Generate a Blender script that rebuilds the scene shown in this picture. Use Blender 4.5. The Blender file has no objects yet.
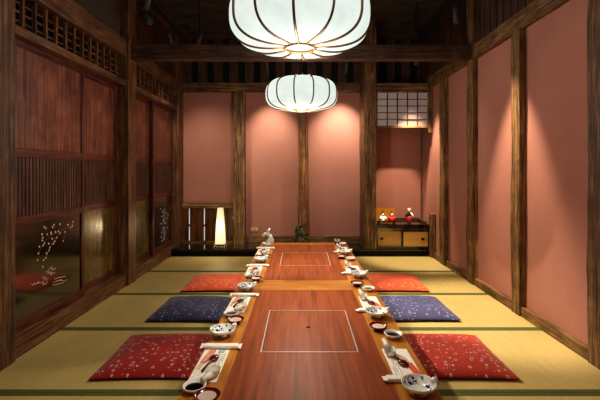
import bpy, bmesh, math, random
from mathutils import Vector, Matrix, Euler
random.seed(7)
C = bpy.context.scene.collection
PI = math.pi
R = math.radians
F = 400.0; CH = 1.2; VX = 301.0; VY = 170.0

# ------------------------------------------------------------------ materials
def srgb(c):
    return tuple(((v/255)/12.92 if v/255 <= .04045 else ((v/255+.055)/1.055)**2.4) for v in c)+(1,)
def newmat(name):
    m = bpy.data.materials.new(name); m.use_nodes = True
    nt = m.node_tree; b = nt.nodes['Principled BSDF']
    return m, nt, b
def N(nt, t, **kw):
    n = nt.nodes.new(t)
    for k, v in kw.items():
        if k in n.inputs: n.inputs[k].default_value = v
        else: setattr(n, k, v)
    return n
def ramp(nt, fac, stops):
    r = nt.nodes.new('ShaderNodeValToRGB')
    e = r.color_ramp.elements
    while len(e) < len(stops): e.new(.5)
    for i, (p, c) in enumerate(stops):
        e[i].position = p; e[i].color = c if len(c) == 4 else tuple(c)+(1,)
    nt.links.new(fac, r.inputs[0]); return r
def coords(nt, scale=(1, 1, 1)):
    tc = nt.nodes.new('ShaderNodeTexCoord'); mp = nt.nodes.new('ShaderNodeMapping')
    mp.inputs['Scale'].default_value = scale
    nt.links.new(tc.outputs['Object'], mp.inputs['Vector']); return mp.outputs[0]
def plain(name, rgb, rough=.5, metal=0, coat=0, bump=0, bscale=60, emit=None, es=0, spec=.5):
    m, nt, b = newmat(name)
    b.inputs['Base Color'].default_value = srgb(rgb)
    b.inputs['Roughness'].default_value = rough
    b.inputs['Metallic'].default_value = metal
    b.inputs['Coat Weight'].default_value = coat
    b.inputs['Specular IOR Level'].default_value = spec
    n = N(nt, 'ShaderNodeTexNoise', Scale=bscale, Detail=4)
    nt.links.new(coords(nt), n.inputs['Vector'])
    c = srgb(rgb)
    r = ramp(nt, n.outputs[0], [(.3, tuple(v*.88 for v in c[:3])), (.7, tuple(min(1, v*1.08) for v in c[:3]))])
    nt.links.new(r.outputs[0], b.inputs['Base Color'])
    if bump:
        bp = N(nt, 'ShaderNodeBump', Strength=bump, Distance=.01)
        nt.links.new(n.outputs[0], bp.inputs['Height']); nt.links.new(bp.outputs[0], b.inputs['Normal'])
    if emit:
        b.inputs['Emission Color'].default_value = srgb(emit); b.inputs['Emission Strength'].default_value = es
    return m
def wood(name, dark, mid, light, axis='z', rough=.6, sc=1.0, bump=.35, coat=0, knots=True, spec=.5):
    m, nt, b = newmat(name)
    ax = {'x': (1.6, 30, 30), 'y': (30, 1.6, 30), 'z': (30, 30, 1.6)}[axis]
    v = coords(nt, tuple(a*sc for a in ax))
    n = N(nt, 'ShaderNodeTexNoise', Scale=1.6, Detail=8, Roughness=.65, Distortion=.6)
    nt.links.new(v, n.inputs['Vector'])
    r = ramp(nt, n.outputs[0], [(.33, srgb(dark)), (.5, srgb(mid)), (.68, srgb(light))])
    n2 = N(nt, 'ShaderNodeTexNoise', Scale=5, Detail=6, Roughness=.65)
    nt.links.new(coords(nt), n2.inputs['Vector'])
    r2 = ramp(nt, n2.outputs[0], [(.34, (.42, .4, .38)), (.62, (1.2, 1.2, 1.15))])
    mx = N(nt, 'ShaderNodeMix', data_type='RGBA', blend_type='MULTIPLY')
    mx.inputs[0].default_value = .8 if knots else .35
    nt.links.new(r.outputs[0], mx.inputs[6]); nt.links.new(r2.outputs[0], mx.inputs[7])
    nt.links.new(mx.outputs[2], b.inputs['Base Color'])
    b.inputs['Roughness'].default_value = rough; b.inputs['Coat Weight'].default_value = coat
    b.inputs['Coat Roughness'].default_value = .12
    b.inputs['Specular IOR Level'].default_value = spec
    if bump:
        bp = N(nt, 'ShaderNodeBump', Strength=bump, Distance=.008)
        nt.links.new(n.outputs[0], bp.inputs['Height']); nt.links.new(bp.outputs[0], b.inputs['Normal'])
    return m

M = {}
OLD = ((44, 30, 17), (118, 86, 50), (176, 138, 88))
for a in 'xyz': M['old_'+a] = wood('old_timber_'+a, *OLD, axis=a, rough=.62)
NEAR = ((38, 25, 15), (102, 72, 44), (150, 112, 74))
M['near_z'] = wood('dark_old_timber', *NEAR, axis='z', rough=.6)
BM_ = ((36, 23, 16), (82, 56, 40), (116, 84, 62))
M['beam_x'] = wood('smoked_beam', *BM_, axis='x', rough=.55)
RD = ((46, 29, 18), (108, 73, 47), (150, 110, 74))
for a in 'xyz': M['red_'+a] = wood('red_brown_timber_'+a, *RD, axis=a, rough=.45)
DR = ((40, 18, 13), (90, 44, 32), (120, 66, 48))
for a in 'xyz': M['door_'+a] = wood('door_frame_'+a, *DR, axis=a, rough=.33, bump=.1, coat=.2)
M['door_top'] = wood('door_upper_boards', (72, 38, 26), (124, 74, 56), (154, 102, 82), axis='z', rough=.38, bump=.15, coat=.1, sc=.7)
M['door_slat'] = wood('door_slats', (38, 23, 18), (84, 55, 43), (114, 80, 64), axis='z', rough=.45, bump=.1)
M['lacq'] = plain('dark_lacquer', (22, 14, 8), rough=.13, coat=.6)
M['lacq'].node_tree.nodes['Principled BSDF'].inputs['Coat Roughness'].default_value = .08
M['lacq'].node_tree.nodes['Principled BSDF'].inputs['IOR'].default_value = 2.5
M['lacq2'] = wood('golden_sheen_lacquer_boards', (54, 42, 16), (98, 78, 30), (130, 106, 46), axis='z', rough=.24, bump=.05, coat=.35, sc=.6)  # golden tone paints in the sheen of tatami reflected in the lacquer
M['lacq2'].node_tree.nodes['Principled BSDF'].inputs['IOR'].default_value = 1.9
M['black'] = plain('black_lacquer', (12, 10, 10), rough=.1, coat=1)
M['black_satin'] = plain('black_satin_board', (12, 10, 9), rough=.5, spec=.25)
M['board'] = wood('dark_boards', (34, 22, 15), (76, 50, 34), (104, 72, 50), axis='z', rough=.6, bump=.2)
M['ceil'] = wood('ceiling_boards', (40, 38, 35), (74, 70, 64), (96, 90, 80), axis='x', rough=.8, bump=.2)
M['plaster_dark'] = plain('brown_plaster', (70, 56, 42), rough=.9, bump=.1, bscale=90)
M['void'] = plain('dark_backing', (18, 14, 12), rough=.9)  # near-black colour stands in for shade behind slats and lattice
M['wains'] = wood('wainscot_boards', (50, 26, 10), (92, 54, 24), (120, 76, 38), axis='z', rough=.4, bump=.08, coat=.2)

def wallpaint():
    m, nt, b = newmat('rose_plaster')
    v = coords(nt)
    n = N(nt, 'ShaderNodeTexNoise', Scale=1.3, Detail=5, Roughness=.6)
    nt.links.new(v, n.inputs['Vector'])
    r = ramp(nt, n.outputs[0], [(.3, srgb((166, 113, 96))), (.7, srgb((179, 126, 109)))])
    nt.links.new(r.outputs[0], b.inputs['Base Color'])
    n2 = N(nt, 'ShaderNodeTexNoise', Scale=160, Detail=3)
    nt.links.new(v, n2.inputs['Vector'])
    bp = N(nt, 'ShaderNodeBump', Strength=.12, Distance=.004)
    nt.links.new(n2.outputs[0], bp.inputs['Height']); nt.links.new(bp.outputs[0], b.inputs['Normal'])
    b.inputs['Roughness'].default_value = .85
    return m
M['pink'] = wallpaint()

def tatami():
    m, nt, b = newmat('tatami_rush')
    w = N(nt, 'ShaderNodeTexWave', wave_type='BANDS', bands_direction='X', Scale=26, Distortion=.4, Detail=1)
    nt.links.new(coords(nt), w.inputs['Vector'])
    n = N(nt, 'ShaderNodeTexNoise', Scale=3, Detail=6, Roughness=.7)
    nt.links.new(coords(nt, (30, 1.5, 1)), n.inputs['Vector'])
    n3 = N(nt, 'ShaderNodeTexNoise', Scale=2.0, Detail=3)
    nt.links.new(coords(nt), n3.inputs['Vector'])
    r = ramp(nt, n.outputs[0], [(.25, srgb((178, 158, 98))), (.75, srgb((206, 186, 126)))])
    r2 = ramp(nt, w.outputs[0], [(0, (.8, .8, .78)), (1, (1.04, 1.04, 1.0))])
    mx = N(nt, 'ShaderNodeMix', data_type='RGBA', blend_type='MULTIPLY'); mx.inputs[0].default_value = .6
    nt.links.new(r.outputs[0], mx.inputs[6]); nt.links.new(r2.outputs[0], mx.inputs[7])
    r3 = ramp(nt, n3.outputs[0], [(.3, (.88, .9, .84)), (.7, (1.04, 1.02, 1))])
    m2 = N(nt, 'ShaderNodeMix', data_type='RGBA', blend_type='MULTIPLY'); m2.inputs[0].default_value = .8
    nt.links.new(mx.outputs[2], m2.inputs[6]); nt.links.new(r3.outputs[0], m2.inputs[7])
    nt.links.new(m2.outputs[2], b.inputs['Base Color'])
    bp = N(nt, 'ShaderNodeBump', Strength=.25, Distance=.003)
    nt.links.new(w.outputs[0], bp.inputs['Height']); nt.links.new(bp.outputs[0], b.inputs['Normal'])
    b.inputs['Roughness'].default_value = .55
    return m
M['tatami'] = tatami()
M['heri'] = plain('green_cloth_edge', (84, 92, 44), rough=.85, bump=.1, bscale=200)

def tabletop():
    m, nt, b = newmat('red_wood_tabletop')
    n = N(nt, 'ShaderNodeTexNoise', Scale=1.4, Detail=9, Roughness=.6, Distortion=.4)
    nt.links.new(coords(nt, (30, 1.6, 10)), n.inputs['Vector'])
    r = ramp(nt, n.outputs[0], [(.25, srgb((106, 48, 20))), (.5, srgb((142, 70, 32))), (.78, srgb((166, 92, 46)))])
    nt.links.new(r.outputs[0], b.inputs['Base Color'])
    b.inputs['Roughness'].default_value = .42; b.inputs['Specular IOR Level'].default_value = .28
    b.inputs['Coat Roughness'].default_value = .2
    return m
M['top'] = tabletop()
for a in 'xy':
    M['edge_'+a] = wood('golden_edge_'+a, (150, 90, 28), (190, 126, 48), (210, 150, 68), axis=a, rough=.35, bump=.05, coat=.3, knots=False)
M['steel'] = plain('brushed_steel', (196, 188, 178), rough=.4, metal=.25)
M['iron'] = plain('black_iron', (40, 40, 40), rough=.45, metal=.3)
M['spotm'] = plain('grey_spot_housing', (66, 70, 66), rough=.5, metal=.2)

def cushion(name, c1, c2, dot=(232, 208, 200)):
    m, nt, b = newmat(name)
    v = coords(nt, (1, 1, 0))
    vo = N(nt, 'ShaderNodeTexVoronoi', Scale=31, Randomness=.7)
    nt.links.new(v, vo.inputs['Vector'])
    # ring with a broken outline: a small blossom
    r = ramp(nt, vo.outputs['Distance'], [(0, (0, 0, 0)), (.17, (0, 0, 0)), (.22, (1, 1, 1)), (.29, (1, 1, 1)), (.33, (0, 0, 0))])
    sep = N(nt, 'ShaderNodeSeparateColor'); nt.links.new(vo.outputs['Color'], sep.inputs[0])
    gt = N(nt, 'ShaderNodeMath', operation='GREATER_THAN'); gt.inputs[1].default_value = .22
    nt.links.new(sep.outputs[0], gt.inputs[0])
    mu = N(nt, 'ShaderNodeMath', operation='MULTIPLY')
    nt.links.new(r.outputs[0], mu.inputs[0]); nt.links.new(gt.outputs[0], mu.inputs[1])
    v2 = N(nt, 'ShaderNodeTexVoronoi', Scale=46, Randomness=.8)
    nt.links.new(v, v2.inputs['Vector'])
    lt = N(nt, 'ShaderNodeMath', operation='LESS_THAN'); lt.inputs[1].default_value = .15
    nt.links.new(v2.outputs['Distance'], lt.inputs[0])
    mxm = N(nt, 'ShaderNodeMath', operation='MAXIMUM')
    nt.links.new(mu.outputs[0], mxm.inputs[0]); nt.links.new(lt.outputs[0], mxm.inputs[1])
    sc = N(nt, 'ShaderNodeMath', operation='MULTIPLY'); sc.inputs[1].default_value = .62
    nt.links.new(mxm.outputs[0], sc.inputs[0])
    n = N(nt, 'ShaderNodeTexNoise', Scale=5, Detail=4); nt.links.new(v, n.inputs['Vector'])
    base = ramp(nt, n.outputs[0], [(.3, srgb(c1)), (.7, srgb(c2))])
    mx = N(nt, 'ShaderNodeMix', data_type='RGBA')
    nt.links.new(sc.outputs[0], mx.inputs[0]); nt.links.new(base.outputs[0], mx.inputs[6])
    mx.inputs[7].default_value = srgb(dot)
    nt.links.new(mx.outputs[2], b.inputs['Base Color'])
    b.inputs['Roughness'].default_value = .8; b.inputs['Sheen Weight'].default_value = .15
    return m
M['cu_red'] = cushion('red_blossom_cloth', (130, 12, 7), (156, 19, 11))
M['cu_red2'] = cushion('bright_red_blossom_cloth', (154, 36, 14), (182, 52, 24))
M['cu_or'] = cushion('vermilion_blossom_cloth', (204, 80, 36), (222, 96, 48), (240, 200, 176))
M['cu_blue'] = cushion('navy_blossom_cloth', (36, 38, 70), (48, 50, 88), (170, 170, 190))
M['cu_blue2'] = cushion('slate_blue_blossom_cloth', (58, 62, 104), (72, 76, 124), (190, 190, 210))

M['china'] = plain('white_porcelain', (238, 240, 232), rough=.15, coat=.6)
def painted():
    m, nt, b = newmat('blue_and_white_porcelain')
    tc = nt.nodes.new('ShaderNodeTexCoord')
    vo = N(nt, 'ShaderNodeTexVoronoi', Scale=60, Randomness=.9); nt.links.new(tc.outputs['Object'], vo.inputs['Vector'])
    n = N(nt, 'ShaderNodeTexNoise', Scale=48, Detail=1.5); nt.links.new(tc.outputs['Object'], n.inputs['Vector'])
    ln = N(nt, 'ShaderNodeVectorMath', operation='LENGTH')
    mp = N(nt, 'ShaderNodeMapping'); mp.inputs['Scale'].default_value = (1, 1, 0)
    nt.links.new(tc.outputs['Object'], mp.inputs['Vector']); nt.links.new(mp.outputs[0], ln.inputs[0])
    band = ramp(nt, ln.outputs['Value'], [(0, (0, 0, 0)), (.036, (0, 0, 0)), (.039, (1, 1, 1)), (.061, (1, 1, 1)), (.063, (.0, .0, .0))])
    pat = ramp(nt, n.outputs[0], [(.48, (0, 0, 0)), (.52, (1, 1, 1))])
    dots = ramp(nt, vo.outputs['Distance'], [(.62, (1, 1, 1)), (.7, (0, 0, 0))])
    mu = N(nt, 'ShaderNodeMath', operation='MULTIPLY'); nt.links.new(pat.outputs[0], mu.inputs[0]); nt.links.new(band.outputs[0], mu.inputs[1])
    mu2 = N(nt, 'ShaderNodeMath', operation='MULTIPLY'); nt.links.new(mu.outputs[0], mu2.inputs[0]); nt.links.new(dots.outputs[0], mu2.inputs[1])
    mx = N(nt, 'ShaderNodeMix', data_type='RGBA'); nt.links.new(mu2.outputs[0], mx.inputs[0])
    mx.inputs[6].default_value = srgb((236, 240, 236)); mx.inputs[7].default_value = srgb((28, 44, 104))
    nt.links.new(mx.outputs[2], b.inputs['Base Color'])
    b.inputs['Roughness'].default_value = .15; b.inputs['Coat Weight'].default_value = .6
    return m
M['blue_china'] = painted()
M['navy_glaze'] = plain('navy_glaze', (30, 44, 84), rough=.15, coat=.6)
M['redlac'] = plain('dark_red_lacquer', (92, 14, 12), rough=.15, coat=.8)
M['sauce'] = plain('soy_sauce', (20, 8, 4), rough=.05)
M['cream'] = plain('cream_inside', (216, 196, 184), rough=.3)
M['paper'] = plain('white_paper', (244, 240, 230), rough=.8)
M['ink'] = plain('ink_marks', (70, 66, 66), rough=.8)
M['pinkp'] = plain('pink_paper', (226, 156, 136), rough=.8)
M['corp'] = plain('coral_paper', (222, 96, 66), rough=.8)
M['teal'] = plain('pale_teal_paper', (160, 206, 200), rough=.7)
M['bamboo'] = plain('pale_bamboo', (206, 184, 130), rough=.5)
M['gold'] = plain('dull_gold_paper', (206, 164, 88), rough=.5, metal=.15)
M['goldm'] = plain('gold_leaf', (206, 146, 50), rough=.35, metal=.5)
M['brass'] = plain('aged_brass', (116, 88, 54), rough=.45, metal=.4)
M['brassring'] = plain('light_bronze_ring', (128, 96, 62), rough=.35, metal=.4)
M['plate'] = plain('brass_plate', (196, 156, 84), rough=.4, metal=.3)
M['skin'] = plain('doll_face', (236, 222, 206), rough=.5)
M['redcl'] = plain('doll_red_cloth', (184, 26, 24), rough=.6)
M['whitecl'] = plain('doll_white_cloth', (226, 214, 206), rough=.6)
M['blackcl'] = plain('doll_black_cloth', (24, 24, 30), rough=.6)
M['blond'] = plain('doll_yellow_hair', (214, 184, 96), rough=.6)
M['glass'] = plain('silvery_ceramic', (222, 226, 214), rough=.18, coat=.5)
M['blossom'] = plain('blossom_paint', (206, 176, 150), rough=.5, emit=(206, 176, 150), es=.12)  # paint glows faintly by itself, light put into the colour
M['branch'] = plain('branch_paint', (120, 92, 60), rough=.5)
def shojip():
    return plain('shoji_paper', (158, 146, 140), rough=.85, emit=(200, 184, 176), es=.1)
M['shoji'] = shojip()
M['slit'] = plain('glowing_gap_strip', (230, 235, 230), rough=.8, emit=(225, 235, 230), es=.45)  # glowing strips stand in for light showing through the board gaps

def lantern_paper():
    m, nt, b = newmat('lantern_paper')
    tc = nt.nodes.new('ShaderNodeTexCoord')
    n = N(nt, 'ShaderNodeTexNoise', Scale=9, Detail=8, Roughness=.7); nt.links.new(tc.outputs['Object'], n.inputs['Vector'])
    sp = N(nt, 'ShaderNodeSeparateXYZ'); nt.links.new(tc.outputs['Object'], sp.inputs[0])
    ln = N(nt, 'ShaderNodeVectorMath', operation='LENGTH')
    mp = N(nt, 'ShaderNodeMapping'); mp.inputs['Scale'].default_value = (1, 1, 0)
    nt.links.new(tc.outputs['Object'], mp.inputs['Vector']); nt.links.new(mp.outputs[0], ln.inputs[0])
    r = ramp(nt, n.outputs[0], [(.25, srgb((206, 220, 214))), (.75, srgb((236, 242, 232)))])
    # bulb falloff painted into the glow: dimmer on the bellied sides
    g = ramp(nt, sp.outputs[2], [(0, (1, 1, 1)), (1, (.9, .96, 1))])
    nt.links.new(r.outputs[0], b.inputs['Emission Color'])
    b.inputs['Base Color'].default_value = (.06, .06, .06, 1)
    sx = ramp(nt, ln.outputs['Value'], [(.05, (1.0,)*3), (.22, (.97,)*3), (.36, (.82,)*3)])
    st = N(nt, 'ShaderNodeMath', operation='MULTIPLY'); st.inputs[1].default_value = .92
    nt.links.new(sx.outputs[0], st.inputs[0]); nt.links.new(st.outputs[0], b.inputs['Emission Strength'])
    b.inputs['Roughness'].default_value = .9; b.inputs['Specular IOR Level'].default_value = .1
    return m
M['lpaper'] = lantern_paper()
def lamp_paper():
    m, nt, b = newmat('lamp_shade_paper')
    tc = nt.nodes.new('ShaderNodeTexCoord')
    sp = N(nt, 'ShaderNodeSeparateXYZ'); nt.links.new(tc.outputs['Object'], sp.inputs[0])
    g = ramp(nt, sp.outputs[2], [(.0, (.62,)*3), (.16, (1,)*3), (.3, (1,)*3), (.55, (.6,)*3)])
    n = N(nt, 'ShaderNodeTexNoise', Scale=40, Detail=4); nt.links.new(tc.outputs['Object'], n.inputs['Vector'])
    r = ramp(nt, n.outputs[0], [(.3, srgb((250, 222, 150))), (.7, srgb((255, 240, 190)))])
    nt.links.new(r.outputs[0], b.inputs['Emission Color'])
    st = N(nt, 'ShaderNodeMath', operation='MULTIPLY'); st.inputs[1].default_value = .88
    nt.links.new(g.outputs[0], st.inputs[0]); nt.links.new(st.outputs[0], b.inputs['Emission Strength'])
    b.inputs['Base Color'].default_value = (.4, .34, .2, 1)
    return m
M['lampshade'] = lamp_paper()

# ------------------------------------------------------------------ mesh helpers
def box(bm, x0, x1, y0, y1, z0, z1, bev=0):
    r = bmesh.ops.create_cube(bm, size=1)
    vs = r['verts']
    for v in vs:
        v.co = Vector(((x0+x1)/2+v.co.x*(x1-x0), (y0+y1)/2+v.co.y*(y1-y0), (z0+z1)/2+v.co.z*(z1-z0)))
    if bev:
        es = list({e for v in vs for e in v.link_edges})
        bmesh.ops.bevel(bm, geom=es, offset=bev, segments=2, affect='EDGES', profile=.6)
def tube(bm, pts, r, seg=8, cap=True):
    pts = [Vector(p) for p in pts]; rings = []
    rr = r if isinstance(r, (list, tuple)) else [r]*len(pts)
    for i, p in enumerate(pts):
        t = (pts[min(i+1, len(pts)-1)]-pts[max(i-1, 0)]).normalized()
        up = Vector((0, 0, 1)) if abs(t.z) < .9 else Vector((1, 0, 0))
        if i and abs((pa-t*pa.dot(t)).length) > .2: a = (pa-t*pa.dot(t)).normalized()
        else: a = t.cross(up).normalized()
        b = t.cross(a).normalized(); pa = a
        rings.append([bm.verts.new(p+rr[i]*(math.cos(2*PI*k/seg)*a+math.sin(2*PI*k/seg)*b)) for k in range(seg)])
    for A, B in zip(rings, rings[1:]):
        for k in range(seg): bm.faces.new((A[k], A[(k+1) % seg], B[(k+1) % seg], B[k]))
    if cap: bm.faces.new(rings[0]); bm.faces.new(rings[-1])
def lathe(bm, prof, seg=28, c=(0, 0, 0), sx=1, sy=1):
    rings = []
    for r, z in prof:
        if r < 1e-5: rings.append([bm.verts.new((c[0], c[1], c[2]+z))])
        else: rings.append([bm.verts.new((c[0]+sx*r*math.cos(2*PI*k/seg), c[1]+sy*r*math.sin(2*PI*k/seg), c[2]+z)) for k in range(seg)])
    for A, B in zip(rings, rings[1:]):
        if len(A) == 1 and len(B) == 1: continue
        for k in range(seg):
            k2 = (k+1) % seg
            if len(A) == 1: bm.faces.new((A[0], B[k2], B[k]))
            elif len(B) == 1: bm.faces.new((A[k], A[k2], B[0]))
            else: bm.faces.new((A[k], A[k2], B[k2], B[k]))
def ball(bm, c, r, s=(1, 1, 1), seg=14):
    q = bmesh.ops.create_uvsphere(bm, u_segments=seg, v_segments=seg//2+2, radius=r)
    for v in q['verts']: v.co = Vector((c[0]+v.co.x*s[0], c[1]+v.co.y*s[1], c[2]+v.co.z*s[2]))
def obj(name, bm, mat, parent=None, loc=(0, 0, 0), rz=0, smooth=False):
    bmesh.ops.recalc_face_normals(bm, faces=bm.faces)
    me = bpy.data.meshes.new(name); bm.to_mesh(me); bm.free()
    if smooth:
        for p in me.polygons: p.use_smooth = True
    me.materials.append(M[mat] if isinstance(mat, str) else mat)
    o = bpy.data.objects.new(name, me); C.objects.link(o)
    o.location = loc; o.rotation_euler = (0, 0, rz)
    if parent: o.parent = parent
    return o
def tag(o, label, cat, group=None, kind=None):
    o['label'] = label; o['category'] = cat
    if group: o['group'] = group
    if kind: o['kind'] = kind
    return o
def thing(name, label, cat, loc=(0, 0, 0), rz=0, group=None, kind=None):
    o = bpy.data.objects.new(name, None); C.objects.link(o)
    o.location = loc; o.rotation_euler = (0, 0, rz); o.empty_display_size = .05
    return tag(o, label, cat, group, kind)
def dup(root, loc, label, rz=None):
    r = root.copy(); C.objects.link(r); r.location = loc; r['label'] = label
    if rz is not None: r.rotation_euler = (0, 0, rz)
    for ch in list(root.children):
        c = ch.copy(); C.objects.link(c); c.parent = r
        for g in list(ch.children):
            d = g.copy(); C.objects.link(d); d.parent = c
    return r
def bx(name, x0, x1, y0, y1, z0, z1, mat, parent=None, bev=0, label=None, cat=None, kind=None):
    """box object with its origin at its base centre (top level) or in the parent's frame"""
    bm = bmesh.new()
    if parent is None:
        cx, cy = (x0+x1)/2, (y0+y1)/2
        box(bm, x0-cx, x1-cx, y0-cy, y1-cy, 0, z1-z0, bev)
        o = obj(name, bm, mat, None, (cx, cy, z0))
    else:
        box(bm, x0, x1, y0, y1, z0, z1, bev); o = obj(name, bm, mat, parent)
    if label: tag(o, label, cat)
    if kind: o['kind'] = kind
    return o
_tn = [0]
def post(x0, x1, y0, y1, z0, z1, mat, label, cat='post', bev=.008):
    _tn[0] += 1
    o = bx('trim_%d' % _tn[0], x0, x1, y0, y1, z0, z1, mat, None, bev, label, cat, 'structure')
    return o

CEIL = 3.3; YB = 6.1; YN = -1.3; XW = 1.845
# ------------------------------------------------------------------ room shell
bx('floor', -2.25, 1.95, YN-.1, YB+.1, -.2, -.05, 'board', label='dark wooden sub floor under the tatami mats', cat='floor', kind='structure')
bx('ceiling', -2.25, 1.95, YN-.1, YB+.1, CEIL, CEIL+.1, 'ceil', label='dark boarded ceiling high above the lanterns', cat='ceiling', kind='structure')
bx('wall_left', -2.25, -2.15, YN, YB, -.05, CEIL, 'void', label='dark backing of the left wall behind doors and lattice', cat='wall', kind='structure')
bx('wall_right', XW, XW+.1, YN, YB, -.05, CEIL, 'pink', label='rose plastered right wall between old timber posts', cat='wall', kind='structure')
bx('wall_back', -2.15, XW, YB, YB+.1, -.05, CEIL, 'pink', label='rose plastered back wall washed by spotlights', cat='wall', kind='structure')
bx('wall_near', -2.15, XW, YN-.1, YN, -.05, CEIL, 'pink', label='rose plastered wall behind the viewer', cat='wall', kind='structure')

# timber posts, left wall
PW = 1.79
post(-2.1, -PW, 2.2, 2.515, -.05, CEIL, 'near_z', 'thick dark timber post at the left edge nearest the camera', bev=.015)
post(-2.1, -PW, 4.15, 4.34, -.05, CEIL, 'red_z', 'red brown timber post between the two bays of sliding doors')
post(-2.1, -PW, 5.84, 6.09, -.05, CEIL, 'red_z', 'timber corner post where door wall meets back wall')
# timber posts, right wall
def rough_post(x0, x1, y0, y1, z0, z1, mat, label):
    """post hewn by hand: edges wander a little"""
    bm = bmesh.new(); n = 26; rings = []
    cx, cy = (x0+x1)/2, (y0+y1)/2; rnd = random.Random(int(y0*100))
    ph = rnd.random()*6
    for i in range(n+1):
        z = (z1-z0)*i/n; w = .0025*math.sin(z*5+ph)+.0015*math.sin(z*17+ph*2)
        rings.append([bm.verts.new((sx*((x1-x0)/2)-(w if sx < 0 else 0), sy*((y1-y0)/2)+w*sy, z)) for sx, sy in ((-1, -1), (1, -1), (1, 1), (-1, 1))])
    for A, B in zip(rings, rings[1:]):
        for k in range(4): bm.faces.new((A[k], A[(k+1) % 4], B[(k+1) % 4], B[k]))
    bm.faces.new(rings[0]); bm.faces.new(rings[-1])
    _tn[0] += 1
    o = obj('trim_%d' % _tn[0], bm, mat, None, (cx, cy, z0)); tag(o, label, 'post'); o['kind'] = 'structure'
    return o
rough_post(PW, XW+.02, 2.2, 2.5, -.05, CEIL, 'near_z', 'thick dark timber post with a deep crack at the right edge')
rough_post(PW, XW+.02, 3.28, 3.41, -.05, 2.37, 'old_z', 'knotty timber post on right wall, second from camera')
rough_post(PW, XW+.02, 4.17, 4.32, -.05, CEIL, 'old_z', 'timber post on right wall carrying the cross beam')
rough_post(PW, XW+.02, 5.0, 5.17, -.05, 2.37, 'old_z', 'thin timber post on right wall nearest the alcove')
# rails: head beams on both sides, skirting, sills, cross beam
post(PW+.01, XW, 2.5, YB, 2.36, 2.51, 'old_y', 'rough timber head beam along the right wall', 'beam')
post(-2.1, -1.81, 2.5, 4.15, 2.37, 2.55, 'red_y', 'timber head beam above the near bay of sliding doors', 'beam')
post(-2.1, -1.81, 4.34, 5.84, 2.37, 2.52, 'red_y', 'timber head beam above the far bay of sliding doors', 'beam')
post(-1.99, -1.81, 2.5, 4.15, 2.07, 2.13, 'red_y', 'lower rail under the near transom lattice', 'rail', .004)
post(-1.99, -1.81, 4.34, 5.84, 2.07, 2.13, 'red_y', 'lower rail under the far transom lattice', 'rail', .004)
post(-1.79, PW, 4.2, 4.32, 2.366, 2.52, 'beam_x', 'long dark cross beam spanning the room above the tables', 'beam')
post(-1.79, .89, 6.03, YB, 2.38, 2.52, 'old_x', 'timber head beam across the back wall', 'beam')
def struct(name, *a, label, cat='baseboard', bev=.004):
    return bx(name, *a, None, bev, label, cat, 'structure')
struct('baseboard_right', 1.805, XW, YN, 5.5, 0, .075, 'old_y', label='low timber skirting along the right wall')
struct('baseboard_left', -2.1, -1.81, 2.5, 4.15, -.05, .12, 'red_y', label='raised timber sill under the near sliding doors', cat='sill')
struct('baseboard_left', -2.1, -1.81, 4.34, 5.84, -.05, .12, 'red_y', label='raised timber sill under the far sliding doors', cat='sill')
struct('baseboard_back', -1.0, .89, 6.05, YB, .1, .2, 'old_x', label='timber skirting at the foot of the back wall')
bx('wall_left', -2.15, -1.845, YN, 2.2, -.05, CEIL, 'pink', label='plastered wall left of and behind the camera', cat='wall', kind='structure')
bx('wall_left', -2.0, -1.88, 2.5, 4.15, 2.55, CEIL, 'plaster_dark', label='dull brown plaster strip above the near door bay', cat='wall', kind='structure')

# vertical boards above head beams (left far bay, right wall, back wall)
def boards(axis, a0, a1, fixed0, fixed1, z0, z1, pitch, gap, label):
    root = thing('board_cladding', label, 'wall boards', ((a0+a1)/2 if axis == 'x' else (fixed0+fixed1)/2, (a0+a1)/2 if axis == 'y' else (fixed0+fixed1)/2, z0))
    mid = (a0+a1)/2; n = int((a1-a0)/pitch)
    bm = bmesh.new(); h = (fixed1-fixed0)/2
    for i in range(n+1):
        s = a0+i*pitch-mid; e = min(s+pitch-gap, a1-mid)
        if e-s < .02: continue
        if axis == 'x': box(bm, s, e, -h, h, 0, z1-z0, .003)
        else: box(bm, -h, h, s, e, 0, z1-z0, .003)
    obj('boards', bm, 'board', root)
    bm = bmesh.new(); t = .01
    if axis == 'x': box(bm, a0-mid, a1-mid, h*.6, h, 0, z1-z0)
    else:
        s = -1 if fixed0 < 0 else 1
        box(bm, *(sorted((s*h*.6, s*h))), a0-mid, a1-mid, 0, z1-z0)
    obj('backing', bm, 'void', root); root['kind'] = 'structure'
    return root
boards('y', 2.5, 6.05, 1.805, 1.843, 2.51, 3.18, .12, .016, 'dark vertical boards above the right wall head beam')
boards('y', 4.34, 5.84, -1.9, -1.85, 2.52, 3.18, .12, .016, 'dark vertical boards above the far sliding doors')
boards('x', -1.79, .89, 6.04, 6.098, 2.52, 3.2, .235, .1, 'dark vertical slats above the back wall head beam')
boards('x', 1.05, 1.8, 6.04, 6.098, 2.45, 3.2, .235, .1, 'dark vertical slats above the alcove')
post(-2.1, -1.78, 2.5, YB, 3.16, 3.3, 'red_y', 'top rail under the ceiling along the left wall', 'rail', .004)
post(1.78, XW, 2.5, YB, 3.16, 3.3, 'beam_x', 'top rail under the ceiling along the right wall', 'rail', .004)
post(-1.78, 1.78, 6.0, YB, 3.18, 3.3, 'beam_x', 'top rail under the ceiling along the back wall', 'rail', .004)

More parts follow.
